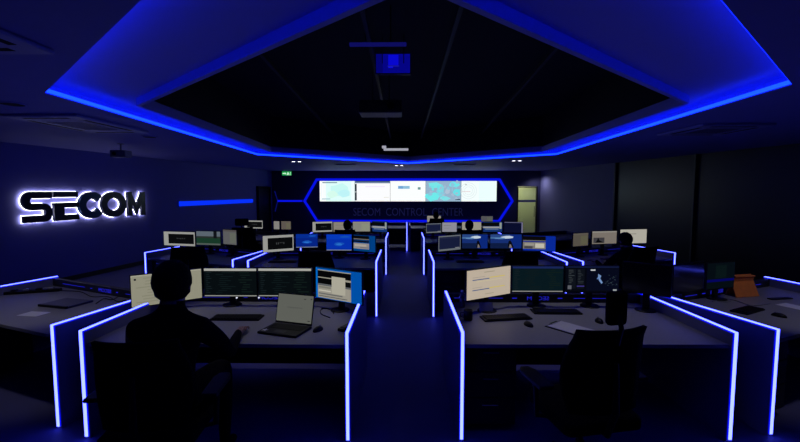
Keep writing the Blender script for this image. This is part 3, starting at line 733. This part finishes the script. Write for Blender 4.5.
# ================================================================ THINGS ON THE DESKS
DZ = .7305
def kb(x, y, rz, label, w=.44):
    r = empty('keyboard', (x, y, DZ), R(rz)); MB().prism([(-w/2,-.065),(w/2,-.065),(w/2,.075),(-w/2,.075)], 0, .014).build('tray', BLK, r, bevel=.004)
    mb = MB(); n = 15
    for j in range(5):
        for i in range(n): mb.box((-w/2+.02+(w-.04)*(i+.5)/n, -.05+.025*j, .018), ((w-.04)/n*.82, .020, .008))
    k = mb.build('keys', BLK, r); k['kind'] = 'stuff'
    return tag(r, label, 'keyboard', 'keyboards')
def mouse(x, y, rz, label):
    r = empty('mouse', (x, y, DZ), R(rz)); mb = MB().ellip((0, 0, .004), (.031, .056, .030), 18)
    for v in mb.bm.verts: v.co.z = max(0, v.co.z)
    mb.build('shell', BLK, r, smooth=True); MB().tube([(-.004, .028, .029), (.004, .028, .029)], .008, 10).build('wheel', GREY, r)
    return tag(r, label, 'mouse', 'computer mice')
def deskpt(px, py, z=DZ):
    u, v = (px-400)/400, (221-py)/400
    d = 3.0
    for _ in range(30):
        p = at(px, py, d); d *= (CAM_Z-z)/(CAM_Z-p.z)
    p = at(px, py, d); return p.x, p.y
def pk(fn, px, py, rz, label, **k): x, y = deskpt(px, py); return fn(x, y, rz, label, **k)
pk(kb, 237, 318.5, 0, 'black keyboard in front of the seated person, left of the laptop')
pk(kb, 506, 318.5, 10, 'black keyboard below the cream page monitor, nearer the aisle')
pk(kb, 556, 312.5, -1, 'black keyboard behind the clipboard on the front right desk')
pk(kb, 748, 311, 28, 'black keyboard on the far right desk below the orange folder', w=.34)
pk(mouse, 235, 329, 5, 'black mouse under the seated person\'s right hand') if False else None
pk(mouse, 318, 330.5, -25, 'black mouse beside the open laptop')
pk(mouse, 528.5, 325.5, 15, 'black mouse in front of the keyboard nearer the aisle')
pk(mouse, 599, 322, -6, 'black mouse right of the clipboard')
pk(mouse, 779, 316.5, 30, 'black mouse on the far right desk')
# phone-like handset
x, y = deskpt(346, 329)
r = empty('desk_phone', (x, y, DZ), R(-28)); MB().box((0, 0, .012), (.06, .15, .024)).build('body', BLK, r, bevel=.006)
MB().box((0, .0, .027), (.045, .09, .004)).build('keypad', DDRK, r); tag(r, 'small black phone lying against the light-edged panel by the aisle', 'phone')
# laptop
x, y = deskpt(285, 331)
lp = empty('laptop', (x, y, DZ), R(-17))
bs = MB().box((0, 0, .010), (.35, .24, .018)).build('base', BLK, lp, bevel=.004)
mb = MB()
for j in range(5):
    for i in range(13): mb.box((-.14+.0233*i, .0+.021*j, .0205), (.019, .017, .003))
k = mb.build('keys', BLK, lp); k['kind'] = 'stuff'
MB().box((0, -.07, .0195), (.10, .06, .002)).build('touchpad', DDRK, bs)
stk = MB().prism([(-.165+x_, -.075+y_) for x_, y_ in ((0,.01),(.02,.012),(.025,.035),(.035,.012),(.06,.012),(.04,0),(.045,-.022),(.026,-.008),(.008,-.02),(.014,-.002))], .0195, .0203).build('sticker', PAP, bs)
lid = empty('lid', (0, .118, .020)); lid.parent = lp; lid.rotation_euler = (R(-13), 0, 0)
MB().box((0, .004, .125), (.35, .008, .25)).build('lid_shell', BLK, lid, bevel=.003)
flat_display('display', .335, .225, [(0,0,1,1,(92,94,88)), (.28,.46,.72,.485,(78,80,76)), (.74,.12,.80,.15,(50,50,48)), (.93,.1,.97,.13,(40,40,38)), (.9,.9,.96,.93,(30,30,30)), (.33,.5,.6,.51,(84,86,82))], lid, -.001).location = (0, 0, .128)
tag(lp, 'open black laptop with dim grey screen and white sticker on the front left desk', 'laptop')
# clipboard with paper
x, y = deskpt(571, 329)
r = empty('clipboard', (x, y, DZ), R(38)); MB().box((0, 0, .002), (.235, .33, .004)).build('board', BLK, r)
MB().box((.004, .004, .0055), (.21, .297, .003)).build('paper_sheet', PAP, r); MB().box((0, .155, .010), (.10, .02, .010)).build('clip', CHR, r)
tag(r, 'black clipboard holding white paper on the front right desk', 'clipboard')
# notepad card standing by monitor, cup, bottle
x, y = deskpt(486, 312)
r = empty('note_card', (x, y, DZ), R(8)); MB().box((0, .0, .045), (.13, .008, .09), Matrix.Rotation(R(-12), 3, 'X')).build('card', mat('grey_card', (.3,.3,.33), .6), r)
tag(r, 'small pale card standing under the cream page monitor', 'card')
x, y = deskpt(468, 320)
r = empty('mug', (x, y, DZ)); MB().lathe([(.036, 0), (.04, .01), (.04, .09), (.036, .092), (.035, .02), (.0, .018)], n=20).build('cup', BLK, r, smooth=True)
MB().tube([(-.038, 0, .07), (-.065, 0, .065), (-.068, 0, .035), (-.038, 0, .022)], .005, 8).build('handle', BLK, r); tag(r, 'black mug at the aisle end of the front right desk', 'mug')
x, y = deskpt(460, 307)
r = empty('bottle', (x+.02, y, DZ)); MB().lathe([(.028, 0), (.03, .01), (.03, .10), (.012, .13), (.012, .15)], n=16).build('bottle_body', mat('smoked_plastic', (.05,.06,.12), .2), r, smooth=True)
MB().lathe([(.014, .15), (.014, .168)], n=14).build('cap', PAP, r); tag(r, 'small dark bottle left of the cream page monitor', 'bottle')
# left outer desk
def sheet(px, py, w, h, rz, label, m=PAP, name='paper_sheet', t=.002, cat='paper'):
    x, y = deskpt(px, py); o = MB().box((0, 0, t/2), (w, h, t)).build(name, m); o.location = (x, y, DZ); o.rotation_euler = (0, 0, R(rz)); return tag(o, label, cat)
sheet(34, 314, .21, .13, -8, 'white paper sheet lying on the far left desk', mat('dim_paper', (.8,.8,.84), .7))
x, y = deskpt(67, 304)
r = empty('writing_pad', (x, y, DZ), R(-14)); MB().box((0, 0, .01), (.36, .25, .02)).build('pad_cover', mat('navy_pad', (.08,.08,.13), .5), r, bevel=.003)
MB().box((0, -.13, .012), (.36, .022, .022)).build('binding', BLK, r); tag(r, 'dark blue writing pad with black lower edge on the far left desk', 'pad')
x, y = deskpt(27, 293)
r = empty('power_strip', (x, y, DZ), R(-18+38)); MB().box((0, 0, .015), (.62, .07, .03)).build('housing', BLK, r, bevel=.006)
for k in range(5): MB().box((-.22+.11*k, 0, .038), (.05, .045, .018)).build('plug', BLK if k % 2 else GREY, r, bevel=.004)
tag(r, 'long black power strip with plugs at the back of the far left desk', 'power strip')
def cable(pts, label, m=BLK, rad=.004):
    P = [Vector((*deskpt(*p), DZ+rad)) for p in pts]; out = []
    for i in range(len(P)-1):
        a, b, c_, d_ = P[max(0, i-1)], P[i], P[i+1], P[min(len(P)-1, i+2)]
        for k in range(6):
            t = k/6; out.append(.5*((2*b)+(-a+c_)*t+(2*a-5*b+4*c_-d_)*t*t+(-a+3*b-3*c_+d_)*t**3))
    out.append(P[-1]); return tag(MB().tube(out, rad, 8).build('cable', m, smooth=True), label, 'cable')
cable([(60,291), (80,292), (92,297), (108,297), (118,302), (126,300)], 'thin black cable running across the far left desk')
cable([(96,304), (104,299), (112,300), (120,296)], 'short black cable curling beside the writing pad')
cable([(330,318), (321,314), (322,309), (330,310), (334,314)], 'black cable curl beside the laptop screen')
cable([(712,302), (724,299), (736,301), (752,306), (770,304)], 'grey cable winding below the orange folder', GREY)
# right outer desk: orange folder, papers
x, y = deskpt(748, 297)
r = empty('orange_folder', (x, y, DZ), R(12))
rot = Matrix.Rotation(R(-24), 3, 'X')
MB().box((0, .052, .112), (.30, .012, .245), rot).build('cover', ORG, r, bevel=.003); MB().box((0, .095, .098), (.27, .012, .21), Matrix.Rotation(R(22), 3, 'X')).build('back_cover', ORG, r, bevel=.003)
MB().box((.0, .052, .215), (.26, .03, .012)).build('flap', ORG, r)
tag(r, 'orange cardboard folder standing tilted on the far right desk', 'folder')
sheet(793, 306.5, .17, .20, 20, 'pale paper at the right edge of the photo on the far right desk', mat('dim_paper', (.8,.8,.84), .7))
sheet(722, 300, .20, .14, 35, 'grey document left of the orange folder', GREY, 'document')
sheet(780, 299, .26, .05, 10, 'dark slim tray right of the orange folder', BLK, 'pen_tray', .012, 'tray')
# under monitor dark trays in rows behind
for (px, py, lab) in ((283, 262, 'black keyboard on the second row desk under the white-bordered monitor'), (470, 262, 'black keyboard on the second row desk under the sea picture monitor')):
    pk(kb, px, py, 0, lab)

# ================================================================ CEILING THINGS
def downlights(x, y, label, on=True):
    r = empty('twin_downlight', (x, y, CEIL)); MB().box((0, 0, -.004), (.34, .16, .008)).build('trim_plate', SOFF, r)
    for s in (-1, 1):
        MB().lathe([(.052, -.02), (.06, -.008), (.062, -.006)], (s*.085, 0, 0), 20).build('lamp_ring', GREY, r)
        MB().lathe([(.001, -.024), (.045, -.0225), (.048, -.019)], (s*.085, 0, 0), 20).build('lamp', emit('downlight_lamp', (5, 5, 6)) if on else VOID, r)
    tag(r, label, 'downlight', 'twin ceiling downlights')
    if on:
        l = bpy.data.lights.new('downlight_beam', 'SPOT'); l.energy = 2; l.spot_size = R(100); l.spot_blend = .8; l.color = (.75, .8, 1); l.shadow_soft_size = .05
        o = bpy.data.objects.new('downlight_beam', l); col.objects.link(o); o.location = (x, y, CEIL-.05)
    return r
downlights(-3.12, 11.55, 'lit twin downlight near the green exit sign')
downlights(-.2, 13.3, 'lit twin downlight above the middle of the video wall')
downlights(3.12, 11.3, 'lit twin downlight before the doorway on the right')
def round_dl(x, y, label):
    r = empty('round_downlight', (x, y, CEIL)); MB().lathe([(.10, -.012), (.115, -.01), (.12, 0)], n=28).build('ring', SOFF, r); MB().lathe([(.001, -.0125), (.095, -.0135)], n=28).build('lamp_opening', VOID, r)
    return tag(r, label, 'downlight', 'unlit round downlights')
round_dl(-3.95, 4.05, 'unlit round downlight at the left picture edge, in front of the larger cassette')
round_dl(-4.1, 6.45, 'unlit round downlight beyond the ceiling cassette on the left')
def cassette(x0, y0, x1, y1, label):
    cx_, cy_ = (x0+x1)/2, (y0+y1)/2; w, h = x1-x0, y1-y0; r = empty('air_cassette', (cx_, cy_, CEIL))
    MB().box((0, 0, -.018), (w, h, .03)).build('cover_plate', mat('cassette_plastic', (.34,.34,.62), .5), r, bevel=.012)
    for s in (-1, 1):
        MB().box((s*(w/2-.10), 0, -.032), (.05, h*.62, .006)).build('air_slot', VOID, r); MB().box((0, s*(h/2-.10), -.032), (w*.62, .05, .006)).build('air_slot', VOID, r)
    mb = MB()
    for k in range(9): mb.box((0, (-.5+(k+.5)/9)*h*.5, -.033), (w*.5, .012, .008))
    mb.build('intake_grille', GREY, r)
    return tag(r, label, 'air conditioner', 'ceiling air cassettes')
cassette(-3.15, 1.62, -2.19, 2.55, 'square air conditioner cassette at the top left corner of the photo')
cassette(-4.62, 4.58, -3.74, 5.88, 'air conditioner cassette beside the left corner of the blue ceiling opening')
cassette(3.85, 5.3, 4.8, 6.25, 'air conditioner cassette in the dark ceiling on the right')
for k, (x, y) in enumerate(((-1.9, 12.9), (1.9, 12.9))):
    r = empty('air_vent', (x, y, CEIL)); MB().box((0, 0, -.008), (.7, .25, .016)).build('frame', SOFF, r)
    mb = MB()
    for j in range(5): mb.box((0, -.08+.04*j, -.02), (.62, .012, .010))
    mb.build('louvres', GREY, r); tag(r, 'ceiling vent grille beyond the opening, %s half' % ('left', 'right')[k], 'vent', 'ceiling vents')
# box camera under left ceiling
p = at(121, 152.5, 7.4); r = empty('box_camera', (p.x, p.y, CEIL))
MB().tube([(0,0,0), (0,0,-.12)], .015).lathe([(.05,-.012),(.05,0)]).build('mount', GREY, r)
bd = MB().box((0, 0, -.19), (.28, .20, .13)).build('body', GREY, r, bevel=.015); MB().tube([(-.05, -.10, -.19), (-.05, -.125, -.19)], .03, 16).build('lens', GLS, bd)
tag(r, 'small box camera hanging below the ceiling above the left sign', 'camera')
# things in the dark recess
def hang(name, x, y, z, build, label, cat):
    r = empty(name, (x, y, z)); build(r); MB().tube([(-.12, 0, 0), (-.12, 0, 3.6-z)], .006, 6).tube([(.12, 0, 0), (.12, 0, 3.6-z)], .006, 6).build('hanger', DDRK, r); return tag(r, label, cat)
a, b = at(376, 54, 4.6), at(410, 73, 4.6)
def bl(r):
    bb = (a.z-b.z)/2
    MB().box((0, .03, 0), (a.x*0+(b.x-a.x)+.02, .06, bb*2+.02)).build('casing', DDRK, r)
    flat_display('light_panel', b.x-a.x, bb*2, [(0,0,1,1,(4,4,130)), (.36,.05,.66,.6,(8,8,205)), (0,0,.2,1,(3,3,105)), (.34,.62,.68,.66,(30,30,160)), (.36,.66,.5,.74,(14,14,210))], r, -.002)
hang('blue_light_panel', (a.x+b.x)/2, 4.6, (a.z+b.z)/2, bl, 'glowing blue rectangular panel hanging in the dark ceiling recess', 'light')
c = at(378, 44.5, 3.9)
hang('blue_tube_light', c.x, 3.9, c.z, lambda r: MB().bar((-.27,0,0), (.27,0,0), .03, .03).build('tube', emit('dim_tube', (.004,.004,.10)), r), 'thin dim blue tube above the blue hanging panel', 'light')
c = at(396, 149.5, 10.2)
hang('white_fixture', c.x, 10.2, c.z, lambda r: MB().box((0,0,0), (.62,.08,.05)).box((-.3,0,.06), (.1,.1,.06)).build('housing', emit('reflected_light_glow', (.35,.35,.42)), r), 'small white bar fixture, glow imitating reflected light, hanging far back in the dark recess', 'light fixture')  # bar glows by itself to imitate the light it reflects
c = at(381, 109, 6.0)
hang('projector', c.x, 6.0, c.z, lambda r: (MB().box((0,0,0), (.62,.4,.18)).build('body', mat('projector_grey', (.05,.05,.06), .5), r, bevel=.02), MB().tube([(.15,-.2,0),(.15,-.23,0)], .05, 16).build('lens', GLS, r)), 'dark grey projector hanging in the ceiling recess', 'projector')
for k, (x0, x1) in enumerate(((-1.5, -1.9), (-.35, -.4), (.45, .45), (1.5, 2.0))):
    tag(MB().bar((x0, 3.2, 3.35), (x1, 11.2, 3.35), .04, .05).build('ceiling_track', mat('track_grey', (.01,.01,.012), .6)), 'thin dark track running along the recess, %s' % ('outermost on the left', 'left one of the middle pair', 'right one of the middle pair', 'outermost on the right')[k], 'track', 'ceiling tracks')

# ================================================================ LIGHT
def area(name, loc, sx, sy, e, colr, rot=(0,0,0)):
    l = bpy.data.lights.new(name, 'AREA'); l.shape = 'RECTANGLE'; l.size = sx; l.size_y = sy; l.energy = e; l.color = colr
    o = bpy.data.objects.new(name, l); col.objects.link(o); o.location = loc; o.rotation_euler = rot; return o
# unseen neutral spots added to brighten the front row desks
def spot(loc, aim, e, ang, colr=(1, .96, .95), blend=.6, soft=.06):
    l = bpy.data.lights.new('added_desk_spot', 'SPOT'); l.energy = e; l.spot_size = R(ang); l.spot_blend = blend; l.color = colr; l.shadow_soft_size = soft
    o = bpy.data.objects.new('added_desk_spot', l); col.objects.link(o); o.location = loc
    o.rotation_euler = (Vector(aim)-Vector(loc)).to_track_quat('-Z', 'Y').to_euler(); return o
for x, nm in ((-1.4, 'left'), (1.45, 'right')):
    spot((x, 4.1, 3.40), (x, 3.38, .73), 40, 44)
    h_ = empty('added_spotlight', (x, 4.1, 3.6)); MB().tube([(0, 0, 0), (0, 0, -.08)], .012, 8).build('stem', VOID, h_)  # dark lamp body added to go with the fill spot
    MB().tube([(0, .02, -.08), (0, -.04, -.18)], .045, 16).build('lamp_head', VOID, h_)
    tag(h_, 'added small black spotlight body in the dark recess over the front %s desk' % nm, 'spotlight')
spot((3.75, 2.9, 2.71), (3.65, 3.95, .73), 20, 58)  # added spot brightening the orange folder and far right desk
spot((-3.75, 2.9, 2.71), (-3.65, 3.9, .73), 22, 58)
for x in (-3.75, 3.75):  # out-of-view fittings added for the two outer fill spots
    round_dl(x, 2.9, 'added out-of-view round downlight above the front row desk at the far %s' % ('left' if x < 0 else 'right'))
l = bpy.data.lights.new('added_corner_spot', 'SPOT'); l.energy = 22; l.spot_size = R(165); l.spot_blend = 1; l.color = (.62, .62, 1); l.shadow_soft_size = .06  # unseen spot added to brighten the right wall near the back corner
o = bpy.data.objects.new('added_corner_spot', l); col.objects.link(o); o.location = (5.35, 16.55, CEIL-.25); o.rotation_euler = (0, R(-14), 0)

w = bpy.data.worlds.new('world'); scn.world = w; w.use_nodes = True
w.node_tree.nodes['Background'].inputs[0].default_value = (0, 0, 0, 1)
scn.view_settings.view_transform = 'Standard'; scn.view_settings.look = 'None'; scn.view_settings.exposure = 0; scn.view_settings.gamma = 1
scn.cycles.use_denoising = True; scn.cycles.max_bounces = 6; scn.cycles.sample_clamp_indirect = 4
